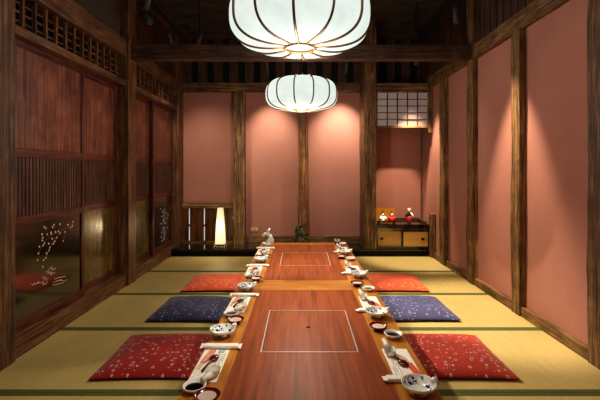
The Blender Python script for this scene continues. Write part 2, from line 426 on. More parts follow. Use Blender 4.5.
# transom lattices
def transom(y0, y1, label):
    z0, z1 = 2.13, 2.37
    root = thing('transom_lattice', label, 'lattice', (-1.87, (y0+y1)/2, z0))
    h = (y1-y0)/2
    bm = bmesh.new(); n = int((y1-y0)/.122)
    for i in range(n+1):
        y = -h+.06+i*.122
        if y < h-.01: box(bm, -.012, .012, y-.011, y+.011, 0, z1-z0, .002)
    obj('upright_bars', bm, 'red_z', root)
    bm = bmesh.new()
    for z in (.06, .12, .18): box(bm, -.024, -.006, -h, h, z-.006, z+.006)
    obj('cross_bars', bm, 'red_y', root)
    # second row of bars a hand behind
    bm = bmesh.new()
    for i in range(n+1):
        y = -h+.12+i*.122
        if y < h: box(bm, -.13, -.11, y-.01, y+.01, 0, z1-z0)
    obj('rear_bars', bm, 'board', root)
    return root
transom(2.5, 4.15, 'openwork transom lattice above the near pair of sliding doors')
transom(4.34, 5.84, 'openwork transom lattice above the far pair of sliding doors')

# ------------------------------------------------------------------ sliding doors
def flower(bm, y, z, r, x=.0, k=5, rot=0):
    """flat little blossom lying on a face that looks along +x"""
    for i in range(k):
        a = rot+2*PI*i/k; cy, cz = y+r*.6*math.cos(a), z+r*.6*math.sin(a)
        vs = [bm.verts.new((x, cy+r*.42*math.cos(b)*1.0, cz+r*.42*math.sin(b))) for b in [2*PI*j/6 for j in range(6)]]
        vs2 = [bm.verts.new((x-.001, v.co.y, v.co.z)) for v in vs]
        bm.faces.new(vs); bm.faces.new(vs2)
        for j in range(6): bm.faces.new((vs[j], vs[(j+1) % 6], vs2[(j+1) % 6], vs2[j]))
def arc(bm, cy, cz, r, a0, a1, x, w=.002, n=9):
    tube(bm, [(x, cy+r*math.cos(a0+(a1-a0)*i/n), cz+r*.7*math.sin(a0+(a1-a0)*i/n)) for i in range(n+1)], w, 4)
def pan(px, py, plane=1.885):
    Y = plane*F/(VX-px); return Y, CH+(VY-py)*Y/F
def sliding_door(n, y0, y1, x, label, paint=None, low='lacq'):
    root = thing('door_%d' % n, label, 'sliding door', (x, (y0+y1)/2, .12)); root['kind'] = 'structure'
    h = (y1-y0)/2; H = 2.07-.12; t = .015; sw = .045
    bm = bmesh.new()
    box(bm, -t, t, -h, -h+sw, 0, H, .003); box(bm, -t, t, h-sw, h, 0, H, .003)
    obj('stiles', bm, 'door_z', root)
    bm = bmesh.new()
    for a, b in ((0, .07), (.71, .765), (1.165, 1.225), (H-.05, H)): box(bm, -t, t, -h+sw, h-sw, a, b, .003)
    obj('rails', bm, 'door_y', root)
    bm = bmesh.new(); w = (2*h-2*sw)/5
    for i in range(5): box(bm, -t*.5, t*.3, -h+sw+i*w+.001, -h+sw+(i+1)*w-.001, 1.225, H-.05, .0015)
    obj('upper_panel', bm, 'door_top', root)
    bm = bmesh.new(); k = 24; w = (2*h-2*sw)/k
    for i in range(k): box(bm, -.003, .009, -h+sw+i*w+w*.11, -h+sw+(i+1)*w-w*.11, .765, 1.165, .002)
    box(bm, -.008, -.002, -h+sw, h-sw, .765, 1.165)
    obj('slatted_panel', bm, 'door_slat', root)
    bm = bmesh.new(); box(bm, -t*.5, t*.3, -h+sw, h-sw, .07, .71)
    lp = obj('lower_panel', bm, low, root)
    if paint:
        bm = bmesh.new(); cy = (y0+y1)/2; rnd = random.Random(n); xs = t*.3+.0015
        for px, py, r in paint['fl']:
            Y, z = pan(px, py, -x); flower(bm, Y-cy, z-.12, r, xs, 5, rnd.random()*6)
        o = obj('painted_blossoms', bm, 'blossom', lp); 
        bm = bmesh.new()
        for line in paint['br']:
            pts = []
            for px, py in line:
                Y, z = pan(px, py, -x); pts.append((xs-.0006, Y-cy, z-.12))
            tube(bm, pts, .0018, 4)
        obj('painted_branch', bm, 'branch', lp)
        if 'sw' in paint:
            bm = bmesh.new()
            for line in paint['sw']:
                pts = []
                for px, py in line:
                    Y, z = pan(px, py, -x); pts.append((xs-.0006, Y-cy, z-.12))
                tube(bm, pts, .0022, 4)
            obj('painted_waves', bm, 'blossom', lp)
    return root
S = 4.45
fl = [(105,98),(148,88),(175,85),(210,88),(233,75),(222,100),(197,120),(175,125),(155,120),(135,122),(118,130),(95,130),(98,145),(140,150),(160,145),(152,162),(105,170),(125,172),(145,172),(130,190),(126,202),(83,185),(100,180),(190,160),(115,215),(112,235),(78,215),(75,245),(102,245),(98,275),(112,104),(230,92),(142,98),(168,118),(96,158),(136,128)]
p1 = {'fl': [(20+a/S, 205+b/S, .0085) for a, b in fl],
      'br': [[(20+a/S, 205+b/S) for a, b in l] for l in ([(236,70),(215,95),(180,115),(135,135),(105,165),(85,200),(75,250)], [(175,120),(150,155),(130,190),(112,235),(98,280)], [(235,80),(232,100),(225,110)], [(148,90),(150,120)], [(107,98),(120,130)], [(197,120),(190,165)])],
      'sw': [[(20+a/S, 205+b/S) for a, b in l] for l in (
          [(45,352),(55,358),(62,345),(60,350),(70,352),(80,340),(76,348),(88,345)],
          [(92,350),(100,340),(104,348),(98,354),(112,352),(118,340)],
          [(95,325),(105,318),(104,332),(114,335),(110,322),(122,330)],
          [(150,330),(172,322),(200,318)], [(145,345),(170,335),(198,338),(205,330)], [(142,356),(165,352),(190,345)], [(160,340),(185,330)],
          [(110,300),(125,292),(120,305),(138,298),(132,312),(150,300)], [(125,285),(140,275),(138,290),(155,282)])]}
fl2 = [(480,228),(486,236),(484,250),(490,262),(482,272),(488,285),(496,270),(500,255),(498,240),(484,298),(482,312),(486,324),(502,284),(494,300),(503,246),(490,318)]
p2 = {'fl': [(a/3, 133+b/3, .012) for a, b in fl2],
      'br': [[(a/3, 133+b/3) for a, b in l] for l in ([(484,222),(490,250),(485,290),(484,326)], [(503,240),(500,270),(492,305)])]}
sliding_door(1, 2.5, 3.46, -1.885, 'dark lacquered sliding door with painted blossom branch, nearest the camera', p1, 'lacq')
sliding_door(2, 3.40, 4.15, -1.925, 'sliding door with plain boarded lower panel, right of the large blossom door', None, 'lacq2')
sliding_door(3, 4.34, 5.12, -1.925, 'sliding door with plain lower panel just past the timber post', None, 'lacq2')
sliding_door(4, 5.06, 5.84, -1.885, 'sliding door with small blossom painting, next to the back wall corner', p2, 'lacq')

# ------------------------------------------------------------------ back wall
rough_post(-1.01, -.84, 5.98, 6.095, .1, 2.38, 'old_z', 'broad old timber post on back wall right of the floor lamp')
rough_post(.893, 1.05, 5.58, 6.095, -.05, CEIL, 'old_z', 'big square timber pillar in front of the alcove')
# wainscot
w = thing('wainscot', 'low wooden panelling with two glowing strips as bright gaps behind the floor lamp', 'wall panel', (-1.4, 6.06, .1)); w['kind'] = 'structure'
bm = bmesh.new(); box(bm, -.39, .4, -.03, .035, .52, .60, .006); box(bm, -.39, .4, -.02, .035, 0, .03, .003); obj('cap_rail', bm, 'old_x', w)
bm = bmesh.new()
for a, b in ((-.39, -.299), (-.281, -.175), (-.17, -.071), (-.054, .06), (.065, .17), (.175, .285), (.29, .4)): box(bm, a, b, -.012, .03, .03, .52, .003)
box(bm, -.299, -.281, -.008, .03, .245, .275); box(bm, -.071, -.054, -.008, .03, .245, .275)
obj('boards', bm, 'wains', w)
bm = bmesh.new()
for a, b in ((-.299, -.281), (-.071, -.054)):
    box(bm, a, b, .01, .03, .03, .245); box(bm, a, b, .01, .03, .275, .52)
obj('glow_strip', bm, 'slit', w)
# dais
d = thing('tokonoma_platform', 'glossy black lacquered platform along the foot of the back wall', 'platform', (0, 5.83, 0))
bm = bmesh.new(); box(bm, -1.79, 1.8, -.27, .25, .072, .1, .006); obj('top_board', bm, 'black', d)
bm = bmesh.new(); box(bm, -1.79, 1.8, -.262, .25, 0, .072); obj('front_board', bm, 'black_satin', d)
# natural log pillar
lg = thing('log_pillar', 'round natural log pillar with a gnarled foot, centre of back wall', 'pillar', (.035, 5.98, .1))
bm = bmesh.new(); n = 40; seg = 20; rings = []
for i in range(n+1):
    z = 2.28*i/n; r = .078+.006*math.sin(z*3+1)
    rings.append([bm.verts.new((math.cos(2*PI*k/seg)*(r+.004*math.sin(k*3+z*6))+.006*math.sin(z*2), math.sin(2*PI*k/seg)*r, z)) for k in range(seg)])
for A, B in zip(rings, rings[1:]):
    for k in range(seg): bm.faces.new((A[k], A[(k+1) % seg], B[(k+1) % seg], B[k]))
bm.faces.new(rings[-1]); bm.faces.new(rings[0])
M['log'] = wood('log_wood', (66, 44, 24), (142, 98, 58), (190, 144, 92), axis='z', rough=.45, bump=.5)
obj('trunk', bm, 'log', lg, smooth=True)
bm = bmesh.new(); rnd = random.Random(3)
lathe(bm, [(0, .002), (.108, .002), (.112, .03), (.1, .09), (.09, .16), (.08, .25), (0, .25)], 20, (-.012, 0, 0))
for i in range(44):
    z = rnd.random()*.25; a = rnd.uniform(PI*.8, PI*1.9); rr = .1-.12*z
    ball(bm, (rr*math.cos(a)-.018, rr*math.sin(a)*.8, .02+z), .026+rnd.random()*.014-.03*z, (1, 1, 1.2), 10)
M['burl'] = wood('gnarled_burl', (34, 30, 18), (88, 76, 48), (140, 122, 80), axis='z', rough=.5, sc=.5, bump=.6)
obj('gnarled_foot', bm, 'burl', lg, smooth=True)
bm = bmesh.new(); box(bm, -.16, .13, -.16, .11, 0, .018, .005); obj('foot_board', bm, 'wains', lg)
# outlet
o = thing('wall_outlet', 'small brass wall outlet plate low on the back wall', 'outlet', (-.705, 6.1, .26))
bm = bmesh.new(); box(bm, -.065, .065, -.01, 0, 0, .075, .003); obj('plate', bm, 'plate', o)
for sx in (-.03, .03):
    bm = bmesh.new(); box(bm, sx-.018, sx+.018, -.014, -.01, .02, .055, .002); obj('socket', bm, 'cream', o)
# alcove: shoji window
wn = thing('window_1', 'small paper shoji window with square lattice above the alcove', 'window', (1.43, 5.65, 1.793), kind='structure')
bm = bmesh.new(); box(bm, -.375, .375, -.004, .004, .02, .5); obj('paper', bm, 'shoji', wn)
bm = bmesh.new()
box(bm, -.38, .38, -.02, .02, 0, .028, .003); box(bm, -.38, .38, -.02, .02, .498, .523, .003)
box(bm, -.38, -.355, -.02, .02, .028, .498, .003); box(bm, .355, .38, -.02, .02, .028, .498, .003); obj('window_frame', bm, 'old_x', wn)
bm = bmesh.new()
for i in range(1, 5): box(bm, -.355+i*.142-.007, -.355+i*.142+.007, -.014, 0, .028, .498)
for i in range(1, 5): box(bm, -.355, .355, -.012, -.001, .028+i*.094-.005, .028+i*.094+.005)
obj('lattice', bm, 'wains', wn)
post(1.05, 1.79, 5.6, 5.7, 2.32, 2.42, 'old_x', 'timber head rail above the shoji window', 'rail')
post(1.79, XW, 5.6, 5.7, 1.72, 2.36, 'old_z', 'short upright holding the right end of the shoji window', 'post')
post(1.78, 1.84, 5.46, 5.57, 0, .6, 'old_z', 'short pale wooden stub post beside the alcove cabinet', 'post')
bx('trim_40', XW-.02, XW, 6.08, 6.1, .45, 2.4, 'old_z', None, 0, 'thin dark corner strip inside the alcove', 'trim', 'structure')

# alcove cabinet
cb = thing('low_cabinet', 'low black lacquered cabinet with two gold sliding doors in the alcove', 'cabinet', (1.415, 5.58, .1))
bm = bmesh.new(); box(bm, -.36, .385, 0, .5, .31, .34, .003); obj('cabinet_top', bm, 'black', cb)
bm = bmesh.new()
box(bm, -.36, -.345, .005, .5, 0, .31); box(bm, .36, .383, .005, .5, 0, .31); box(bm, -.345, .36, .005, .5, 0, .03); box(bm, -.345, .36, .48, .5, .03, .31)
box(bm, -.008, .016, .012, .035, .03, .31); box(bm, -.345, .36, .01, .06, .285, .31)
obj('carcass', bm, 'black', cb)
for x0, x1, yy, kx, lab in ((-.345, -.008, .045, -.28, None), (.016, .36, .022, .29, None)):
    bm = bmesh.new(); box(bm, x0, x1, yy, yy+.012, .03, .285, .001); dr = obj('door', bm, 'gold', cb)
    bm = bmesh.new(); box(bm, kx-.022, kx+.022, yy-.006, yy, .115, .15, .002); obj('handle', bm, 'black', dr)
    bm = bmesh.new(); box(bm, x0, x1, yy-.004, yy, .235, .285); obj('shade_band', bm, 'lacq', dr)  # shade along the door top, put in as a dark strip
bm = bmesh.new(); box(bm, -.3, .37, .47, .5, .34, .375, .003); box(bm, .345, .37, .1, .47, .34, .37, .003); obj('upstand', bm, 'board', cb)

# gold folding screen and the two dolls before it
sc_ = thing('folding_screen', 'miniature gold folding screen standing on the left of the cabinet', 'folding screen', (1.235, 5.86, .44))
xs = [-.145, -.05, .05, .145]; ys = [.0, .03, .0, .03]
for i in range(3):
    a = Vector((xs[i], ys[i], 0)); b2 = Vector((xs[i+1], ys[i+1], 0)); dd = (b2-a).normalized(); nn = Vector((-dd.y, dd.x, 0))*.004
    bm = bmesh.new()
    q = [a-nn, b2-nn, b2+nn, a+nn]
    lo = [bm.verts.new(p) for p in q]; hi = [bm.verts.new(p+Vector((0, 0, .205))) for p in q]
    bm.faces.new(lo); bm.faces.new(hi)
    for k in range(4): bm.faces.new((lo[k], lo[(k+1) % 4], hi[(k+1) % 4], hi[k]))
    obj('screen_leaf', bm, 'goldm', sc_)
ds = thing('doll_stand', 'small black stand under the pair of dolls', 'stand', (1.225, 5.755, .44))
bm = bmesh.new(); box(bm, -.13, .13, -.045, .045, .012, .03, .003); obj('stand_top', bm, 'black', ds)
for sx in (-.11, .11):
    bm = bmesh.new(); box(bm, sx-.01, sx+.01, -.04, .04, 0, .012); obj('foot', bm, 'black', ds)
def seated_doll(loc, robe, label):
    t = thing('seated_doll', label, 'doll', loc)
    bm = bmesh.new(); lathe(bm, [(0, 0), (.055, 0), (.058, .012), (.045, .04), (.026, .062), (.014, .072), (0, .074)], 20, sy=.75); obj('robe', bm, robe, t, smooth=True)
    for s in (-1, 1):
        bm = bmesh.new(); tube(bm, [(s*.018, 0, .062), (s*.042, -.018, .04), (s*.022, -.038, .032)], [.012, .017, .018], 10); obj('sleeve', bm, robe, t, smooth=True)
    bm = bmesh.new(); ball(bm, (0, -.004, .09), .021, (1, .95, 1.1)); hd = obj('head', bm, 'skin', t, smooth=True)
    bm = bmesh.new(); ball(bm, (0, .003, .098), .0225, (1.05, 1, .9)); ball(bm, (0, .006, .125), .008, (1, 1, 1.6), 10); obj('hair', bm, 'blackcl', hd, smooth=True)
    bm = bmesh.new()
    for s in (-1, 1): ball(bm, (s*.007, -.0235, .09), .002, (1, .5, 1), 8)
    obj('eyes', bm, 'blackcl', hd)
    bm = bmesh.new(); ball(bm, (0, -.0235, .08), .0022, (1.3, .5, .8), 8); obj('mouth', bm, 'redcl', hd)
    return t
seated_doll((1.175, 5.75, .47), 'whitecl', 'small seated doll in white robe before the gold screen')
seated_doll((1.305, 5.75, .47), 'redcl', 'small seated doll in red robe before the gold screen')
st = thing('standing_doll', 'standing doll with yellow hair, black top and red skirt on cabinet', 'doll', (1.575, 5.83, .44))
bm = bmesh.new(); lathe(bm, [(0, 0), (.03, 0), (.03, .008), (0, .009)], 20); obj('base', bm, 'board', st)
bm = bmesh.new(); lathe(bm, [(.0, .01), (.026, .01), (.034, .03), (.028, .07), (.018, .095), (0, .1)], 20, sy=.8); obj('skirt', bm, 'redcl', st, smooth=True)
bm = bmesh.new(); lathe(bm, [(0, .085), (.022, .088), (.03, .12), (.024, .145), (.01, .155), (0, .157)], 20, sy=.7); obj('torso', bm, 'blackcl', st, smooth=True)
for s, mt in ((-1, 'blackcl'), (1, 'whitecl')):
    bm = bmesh.new(); tube(bm, [(s*.02, 0, .143), (s*.042, -.01, .115), (s*.05, -.026, .08)], [.01, .014, .017], 10); obj('sleeve', bm, mt, st, smooth=True)
bm = bmesh.new(); ball(bm, (0, -.003, .172), .021, (1, .95, 1.1)); hd = obj('head', bm, 'skin', st, smooth=True)
bm = bmesh.new(); ball(bm, (0, .003, .18), .024, (1.05, 1, .95)); ball(bm, (-.018, .0, .196), .01, (1, 1, 1), 10); ball(bm, (.018, 0, .196), .01, (1, 1, 1), 10); obj('hair', bm, 'blond', hd, smooth=True)
bm = bmesh.new()
for s in (-1, 1): ball(bm, (s*.007, -.0225, .17), .002, (1, .5, 1), 8)
obj('eyes', bm, 'blackcl', hd)

# floor lamp
fl_ = thing('floor_lamp', 'tall tapered paper floor lamp glowing on the black platform', 'lamp', (-1.15, 5.71, .1))
bm = bmesh.new()
rings = []
for i in range(13):
    t = i/12; h = .05+.51*t; w_ = .069*(1-t)+.038*t+.004*math.sin(PI*t)
    ring = []
    for k in range(16):
        a = 2*PI*(k+.5)/16; c_, s_ = math.cos(a), math.sin(a); p = (abs(c_)**6+abs(s_)**6)**(-1/6)
        ring.append(bm.verts.new((w_*p*c_, w_*p*s_, h)))
    rings.append(ring)
for A, B in zip(rings, rings[1:]):
    for k in range(16): bm.faces.new((A[k], A[(k+1) % 16], B[(k+1) % 16], B[k]))
bm.faces.new(rings[-1])
obj('lamp_shade', bm, 'lampshade', fl_)
for sx in (-1, 1):
    for sy in (-1, 1):
        bm = bmesh.new(); tube(bm, [(sx*.078, sy*.078, 0), (sx*.07, sy*.07, .055)], .0045, 8); obj('leg', bm, 'steel', fl_)
bm = bmesh.new()
for z, q in ((.02, .075), (.052, .071)):
    for k in range(4):
        a = [(-q, -q), (q, -q), (q, q), (-q, q)]; tube(bm, [(*a[k], z), (*a[(k+1) % 4], z)], .003, 6)
obj('wire_base', bm, 'steel', fl_)
bm = bmesh.new(); tube(bm, [(-.028*math.cos(PI*i/8), 0, .562+.028*math.sin(PI*i/8)) for i in range(9)], .0035, 6); obj('handle', bm, 'iron', fl_)

# ------------------------------------------------------------------ tatami mats
rows = [-1.29, -.43, .43, 1.29, 2.155, 3.02, 3.87, 4.735, 5.565]
rown = ['row behind the camera', 'row under the camera', 'row in front of the camera', 'row nearest the camera', 'row under the red cushions', 'row under the blue cushions', 'row under the orange red cushions', 'empty row next to the black platform']
for ri in range(8):
    y0, y1 = rows[ri], rows[ri+1]
    for side in (-1, 1):
        xo = 1.805 if side > 0 else (1.81 if y0 > 2 else 1.81)
        nm = 'left' if side < 0 else 'right'
        cx = side*xo/2
        t = thing('tatami_mat', 'straw tatami mat with green cloth edges, %s half, %s' % (nm, rown[ri]), 'tatami mat', (cx, (y0+y1)/2, -.05), group='tatami mats covering the floor')
        h = (y1-y0)/2-.001; q = xo/2-.0015
        bm = bmesh.new(); box(bm, -q, q, -h, h, 0, .05, .002); obj('rush_surface', bm, 'tatami', t)
        for s in (-1, 1):
            bm = bmesh.new(); a, b = sorted((s*h, s*(h-.03))); box(bm, -q, q, a, b, .0495, .0515, .0006); obj('cloth_edge', bm, 'heri', t)

# ------------------------------------------------------------------ cushions
def cushion_bm(w, d, T, seed):
    bm = bmesh.new(); n = 28; rnd = random.Random(seed); ph = [rnd.random()*6 for _ in range(6)]
    top = {}; bot = {}
    for i in range(n+1):
        for j in range(n+1):
            u = -1+2*i/n; v = -1+2*j/n
            u_ = math.sin(u*PI/2*.98)/math.sin(PI/2*.98); v_ = math.sin(v*PI/2*.98)/math.sin(PI/2*.98)
            x = u_*(w/2)*(1-.035*(1-v_*v_)); y = v_*(d/2)*(1-.035*(1-u_*u_))
            e = (max(0, 1-abs(u_)**3.2)**.55)*(max(0, 1-abs(v_)**3.2)**.55)
            wr = 1+.05*math.sin(u_*4+ph[0])*math.sin(v_*3+ph[1])+.03*math.sin(u_*9+v_*5+ph[2])
            top[i, j] = (x, y, .016+(T-.016)*e*wr)
            bot[i, j] = (x*(1-.02*e), y*(1-.02*e), .016*(1-e)**1.0)
    tv = {k: bm.verts.new(v) for k, v in top.items()}
    bv = {k: (tv[k] if k[0] in (0, n) or k[1] in (0, n) else bm.verts.new(v)) for k, v in bot.items()}
    for i in range(n):
        for j in range(n):
            bm.faces.new((tv[i, j], tv[i+1, j], tv[i+1, j+1], tv[i, j+1]))
            bm.faces.new((bv[i, j], bv[i, j+1], bv[i+1, j+1], bv[i+1, j]))
    return bm
cus = [(-.91, 2.565, 'cu_red', 'deep red blossom print floor cushion left of the table'),
       (-.92, 3.42, 'cu_blue', 'dark navy blossom print floor cushion left of the table'),
       (-.89, 4.2, 'cu_or', 'orange red blossom print floor cushion left of the table'),
       (.945, 2.565, 'cu_red2', 'bright red blossom print floor cushion right of the table'),
       (.96, 3.43, 'cu_blue2', 'slate blue blossom print floor cushion right of the table'),
       (.97, 4.2, 'cu_or', 'orange red blossom print floor cushion right of the table')]
for i, (x, y, m, lab) in enumerate(cus):
    o = obj('floor_cushion', cushion_bm(.6, .58 if i % 3 else .6, .07, i), m, None, (x, y, .001), R((1.2, -1, .8, -.8, 1, -1.2)[i]), True)
    tag(o, lab, 'cushion', 'zabuton cushions beside the long table')

# ------------------------------------------------------------------ tables
TX0, TX1, TH = -.47, .54, .33
def table(y0, y1, iy, label):
    cx = (TX0+TX1)/2; cy = (y0+y1)/2; w = (TX1-TX0)/2; d = (y1-y0)/2-.0015
    t = thing('low_table', label, 'table', (cx, cy, 0), group='low tables set end to end')
    bw, ew = .165, .13
    lx, ly = .235, .285; ic = iy-cy; lc = .04-cx
    bm = bmesh.new()   # red field as four slabs round the lid opening
    X0, X1, Y0, Y1 = -w+bw, w-bw, -d+ew, d-ew
    z0, z1 = TH-.036, TH-.0005
    box(bm, X0, lc-lx, Y0, Y1, z0, z1); box(bm, lc+lx, X1, Y0, Y1, z0, z1)
    box(bm, lc-lx, lc+lx, Y0, ic-ly, z0, z1); box(bm, lc-lx, lc+lx, ic+ly, Y1, z0, z1)
    obj('tabletop', bm, 'top', t)
    for a, b in ((-w, -w+bw), (w-bw, w)):
        bm = bmesh.new(); box(bm, a, b, -d, d, z0, TH); obj('side_border', bm, 'edge_y', t)
    for a, b in ((-d, -d+ew), (d-ew, d)):
        bm = bmesh.new(); box(bm, -w+bw, w-bw, a, b, z0, TH); obj('end_border', bm, 'edge_x', t)
    bm = bmesh.new(); k = .006
    box(bm, lc-lx, lc+lx, ic-ly, ic-ly+k, z0, TH+.001); box(bm, lc-lx, lc+lx, ic+ly-k, ic+ly, z0, TH+.001)
    box(bm, lc-lx, lc-lx+k, ic-ly+k, ic+ly-k, z0, TH+.001); box(bm, lc+lx-k, lc+lx, ic-ly+k, ic+ly-k, z0, TH+.001)
    obj('metal_trim', bm, 'steel', t)
    bm = bmesh.new(); box(bm, lc-lx+k+.002, lc+lx-k-.002, ic-ly+k+.002, ic+ly-k-.002, z0, TH-.001, .002); ld = obj('burner_lid', bm, 'top', t)
    bm = bmesh.new(); lathe(bm, [(0, 0), (.011, 0), (.011, .002), (.007, .003), (0, .003)], 16, (lc, ic+.02, TH-.001)); obj('finger_hole', bm, 'black', ld)
    bm = bmesh.new(); box(bm, lc-.2, lc+.2, ic-.25, ic+.25, TH-.14, z0); obj('burner_box', bm, 'iron', t)
    for sx in (-1, 1):
        for sy in (-1, 1):
            bm = bmesh.new(); X = sx*(w-.05); Y = sy*(d-.06); box(bm, X-.03, X+.03, Y-.03, Y+.03, .0022, z0, .005); obj('leg', bm, 'edge_y', t)
    bm = bmesh.new()
    for sy in (-1, 1): box(bm, -w+.08, w-.08, sy*(d-.06)-.01, sy*(d-.06)+.01, z0-.05, z0)
    for sx in (-1, 1): box(bm, sx*(w-.05)-.01, sx*(w-.05)+.01, -d+.09, d-.09, z0-.05, z0)
    obj('apron', bm, 'edge_y', t)
table(1.35, 3.03, 2.195, 'low red wood table with golden edges nearest the camera')
table(3.03, 4.79, 3.93, 'low red wood table at the far end below the log pillar')

# ------------------------------------------------------------------ tableware
ZT = TH+.001
def bowl_profile(r, h, foot=.45, t=.004):
    return [(0, .004), (r*foot*.8, .004), (r*foot*.85, 0), (r*foot, 0), (r*foot, .007), (r*.78, h*.35), (r*.95, h*.75), (r, h), (r-t*.6, h+.001), (r-t*1.3, h*.94), (r*.9-t, h*.72), (r*.72-t, h*.4), (r*.35, .013), (0, .011)]
def handled_bowl(loc, rz, label):
    t = thing('serving_bowl', label, 'bowl', loc, rz, 'blue and white handled bowls at the place settings')
    bm = bmesh.new(); lathe(bm, bowl_profile(.067, .043), 32); obj('bowl', bm, 'blue_china', t, smooth=True)
    bm = bmesh.new(); tube(bm, [(.056, 0, .036), (.066, 0, .044), (.078, 0, .05)], [.012, .013, .009], 10); obj('handle', bm, 'china', t, smooth=True)
    return t
def sauce_dish(loc, label, dark):
    t = thing('sauce_dish', label, 'dish', loc, group='white sauce dishes at the place settings')
    bm = bmesh.new(); lathe(bm, bowl_profile(.047, .024, .55, .005), 28); obj('dish', bm, 'china', t, smooth=True)
    bm = bmesh.new(); lathe(bm, [(0, .0135), (.036, .0135), (.0365, .0145), (0, .0155)], 24); obj('sauce', bm, dark, t)
    return t
def red_saucer(loc, label):
    t = thing('lacquer_saucer', label, 'saucer', loc, group='dark red lacquer saucers at the place settings')
    bm = bmesh.new(); lathe(bm, [(0, .003), (.02, .003), (.021, 0), (.025, 0), (.026, .012), (.045, .02), (.05, .028), (.048, .029), (.042, .0225), (0, .0165)], 28); obj('saucer', bm, 'redlac', t, smooth=True)
    bm = bmesh.new(); lathe(bm, [(0, .019), (.034, .0215), (.0345, .0225), (0, .0205)], 24); obj('inner_disc', bm, 'cream', t)
    return t
def paper_mat(loc, rz, label):
    t = thing('paper_placemat', label, 'placemat', loc, rz, 'printed paper placemats')
    bm = bmesh.new(); box(bm, -.06, .06, -.148, .148, 0, .001); obj('sheet', bm, 'paper', t)
    bm = bmesh.new(); rnd = random.Random(11)
    for col, n in ((.022, 9), (.036, 11), (.046, 6)):
        for k in range(n):
            y = .10-k*.0135
            for q in range(3):
                a = rnd.uniform(-.003, .003); b = rnd.uniform(-.004, .004); l = rnd.uniform(.002, .004)
                if q % 2: box(bm, col-l, col+l, y+b-.0006, y+b+.0006, .001, .0014)
                else: box(bm, col+a-.0006, col+a+.0006, y-l, y+l, .001, .0014)
    obj('printed_characters', bm, 'ink', t)
    return t
def chopsticks(loc, rz, col, label):
    t = thing('chopstick_packet', label, 'chopsticks', loc, rz, 'chopsticks in folded paper sleeves')
    for s in (-1, 1):
        bm = bmesh.new(); tube(bm, [(s*.0045, -.105, .004), (s*.0055, .06, .0045)], [.0022, .0035], 8); obj('chopstick', bm, 'bamboo', t)
    bm = bmesh.new()
    lo = [(-.011, -.045), (.011, -.045), (.015, .075), (-.015, .075)]
    a = [bm.verts.new((x, y, .0002)) for x, y in lo]; b = [bm.verts.new((x, y, .0085)) for x, y in lo]
    bm.faces.new(a); bm.faces.new(b)
    for k in range(4): bm.faces.new((a[k], a[(k+1) % 4], b[(k+1) % 4], b[k]))
    obj('paper_sleeve', bm, col, t)
    return t
def red_spoon(loc, rz, label):
    t = thing('lacquer_spoon', label, 'spoon', loc, rz, 'dark red lacquer spoons')
    bm = bmesh.new(); ball(bm, (0, .045, .009), .024, (.9, 1.3, .4), 16); obj('spoon_bowl', bm, 'redlac', t, smooth=True)
    bm = bmesh.new(); tube(bm, [(0, .03, .009), (0, -.02, .011), (0, -.075, .006)], [.006, .0045, .0065], 8); obj('handle', bm, 'redlac', t, smooth=True)
    return t
def soup_spoon(loc, rz, label):
    t = thing('porcelain_spoon', label, 'spoon', loc, rz, 'white porcelain soup spoons')
    bm = bmesh.new()
    # open scoop
    rings = []; n = 16
    for f, zz, ins in ((1.2, .032, 0), (1.05, .012, 0), (.6, .002, 0), (.55, .006, 1), (.97, .016, 1), (1.13, .032, 1)):
        rings.append([bm.verts.new((.024*f*math.cos(2*PI*k/n), .033*f*math.sin(2*PI*k/n)*(1.0), zz)) for k in range(n)])
    for A, B in zip(rings, rings[1:]):
        for k in range(n): bm.faces.new((A[k], A[(k+1) % n], B[(k+1) % n], B[k]))
    bm.faces.new(rings[2]) ; bm.faces.new(rings[3])
    obj('scoop', bm, 'china', t, smooth=True)
    bm = bmesh.new(); tube(bm, [(0, -.03, .024), (0, -.052, .026), (0, -.08, .032), (0, -.092, .035)], [.018, .013, .010, .011], 10); obj('handle', bm, 'china', t, smooth=True)
    return t
def towel(loc, rz, label):
    t = thing('wrapped_towel', label, 'towel', loc, rz, 'white wrapped hand towels')
    bm = bmesh.new(); box(bm, -.085, .085, -.019, .019, 0, .016, .006); obj('packet', bm, 'paper', t, smooth=False)
    for s in (-1, 1):
        bm = bmesh.new()
        a = s*.084; b = s*.1
        v = [bm.verts.new(p) for p in ((a, -.019, .007), (a, .019, .007), (b, .024, .011), (b, -.024, .004))]
        w2 = [bm.verts.new(q.co+Vector((0, 0, .0015))) for q in v]
        bm.faces.new(v); bm.faces.new(w2)
        for k in range(4): bm.faces.new((v[k], v[(k+1) % 4], w2[(k+1) % 4], w2[k]))
        obj('crimped_end', bm, 'paper', t)
    return t
def at(px, py, z=ZT):
    Y = (CH-z)*F/(py-VY); return (px-VX)*Y/F, Y
proto = {}
def put(key, maker, loc, rz, label, *extra):
    """first call builds, later calls copy"""
    if key not in proto:
        proto[key] = maker(loc, rz, label) if not extra else maker(loc, rz, *extra, label)
        return proto[key]
    return dup(proto[key], loc, label, rz)
seatL = ['at the left place setting nearest the camera', 'at the left place setting beside the red cushion', 'at the left place setting beside the navy cushion', 'at the left place setting by the far orange cushion']
seatR = ['at the right place setting nearest the camera', 'at the right place setting beside the red cushion', 'at the right place setting beside the slate blue cushion', 'at the right place setting by the far orange cushion']
matY = {-1: [1.785, 2.59, 3.44, 4.25], 1: [1.795, 2.6, 3.48, 4.35]}
bowlP = {-1: [(-.41, 2.09), (-.392, 2.885), (-.378, 3.77), None], 1: [(.458, 1.556), (.447, 2.361), (.467, 3.241), (.453, 4.111)]}
sauceP = {-1: [(-.42, 1.575), (-.415, 2.38), (-.41, 3.24), (-.41, 4.04)], 1: [(.478, 2.075), (.486, 2.88), (.478, 3.86), (.485, 4.64)]}
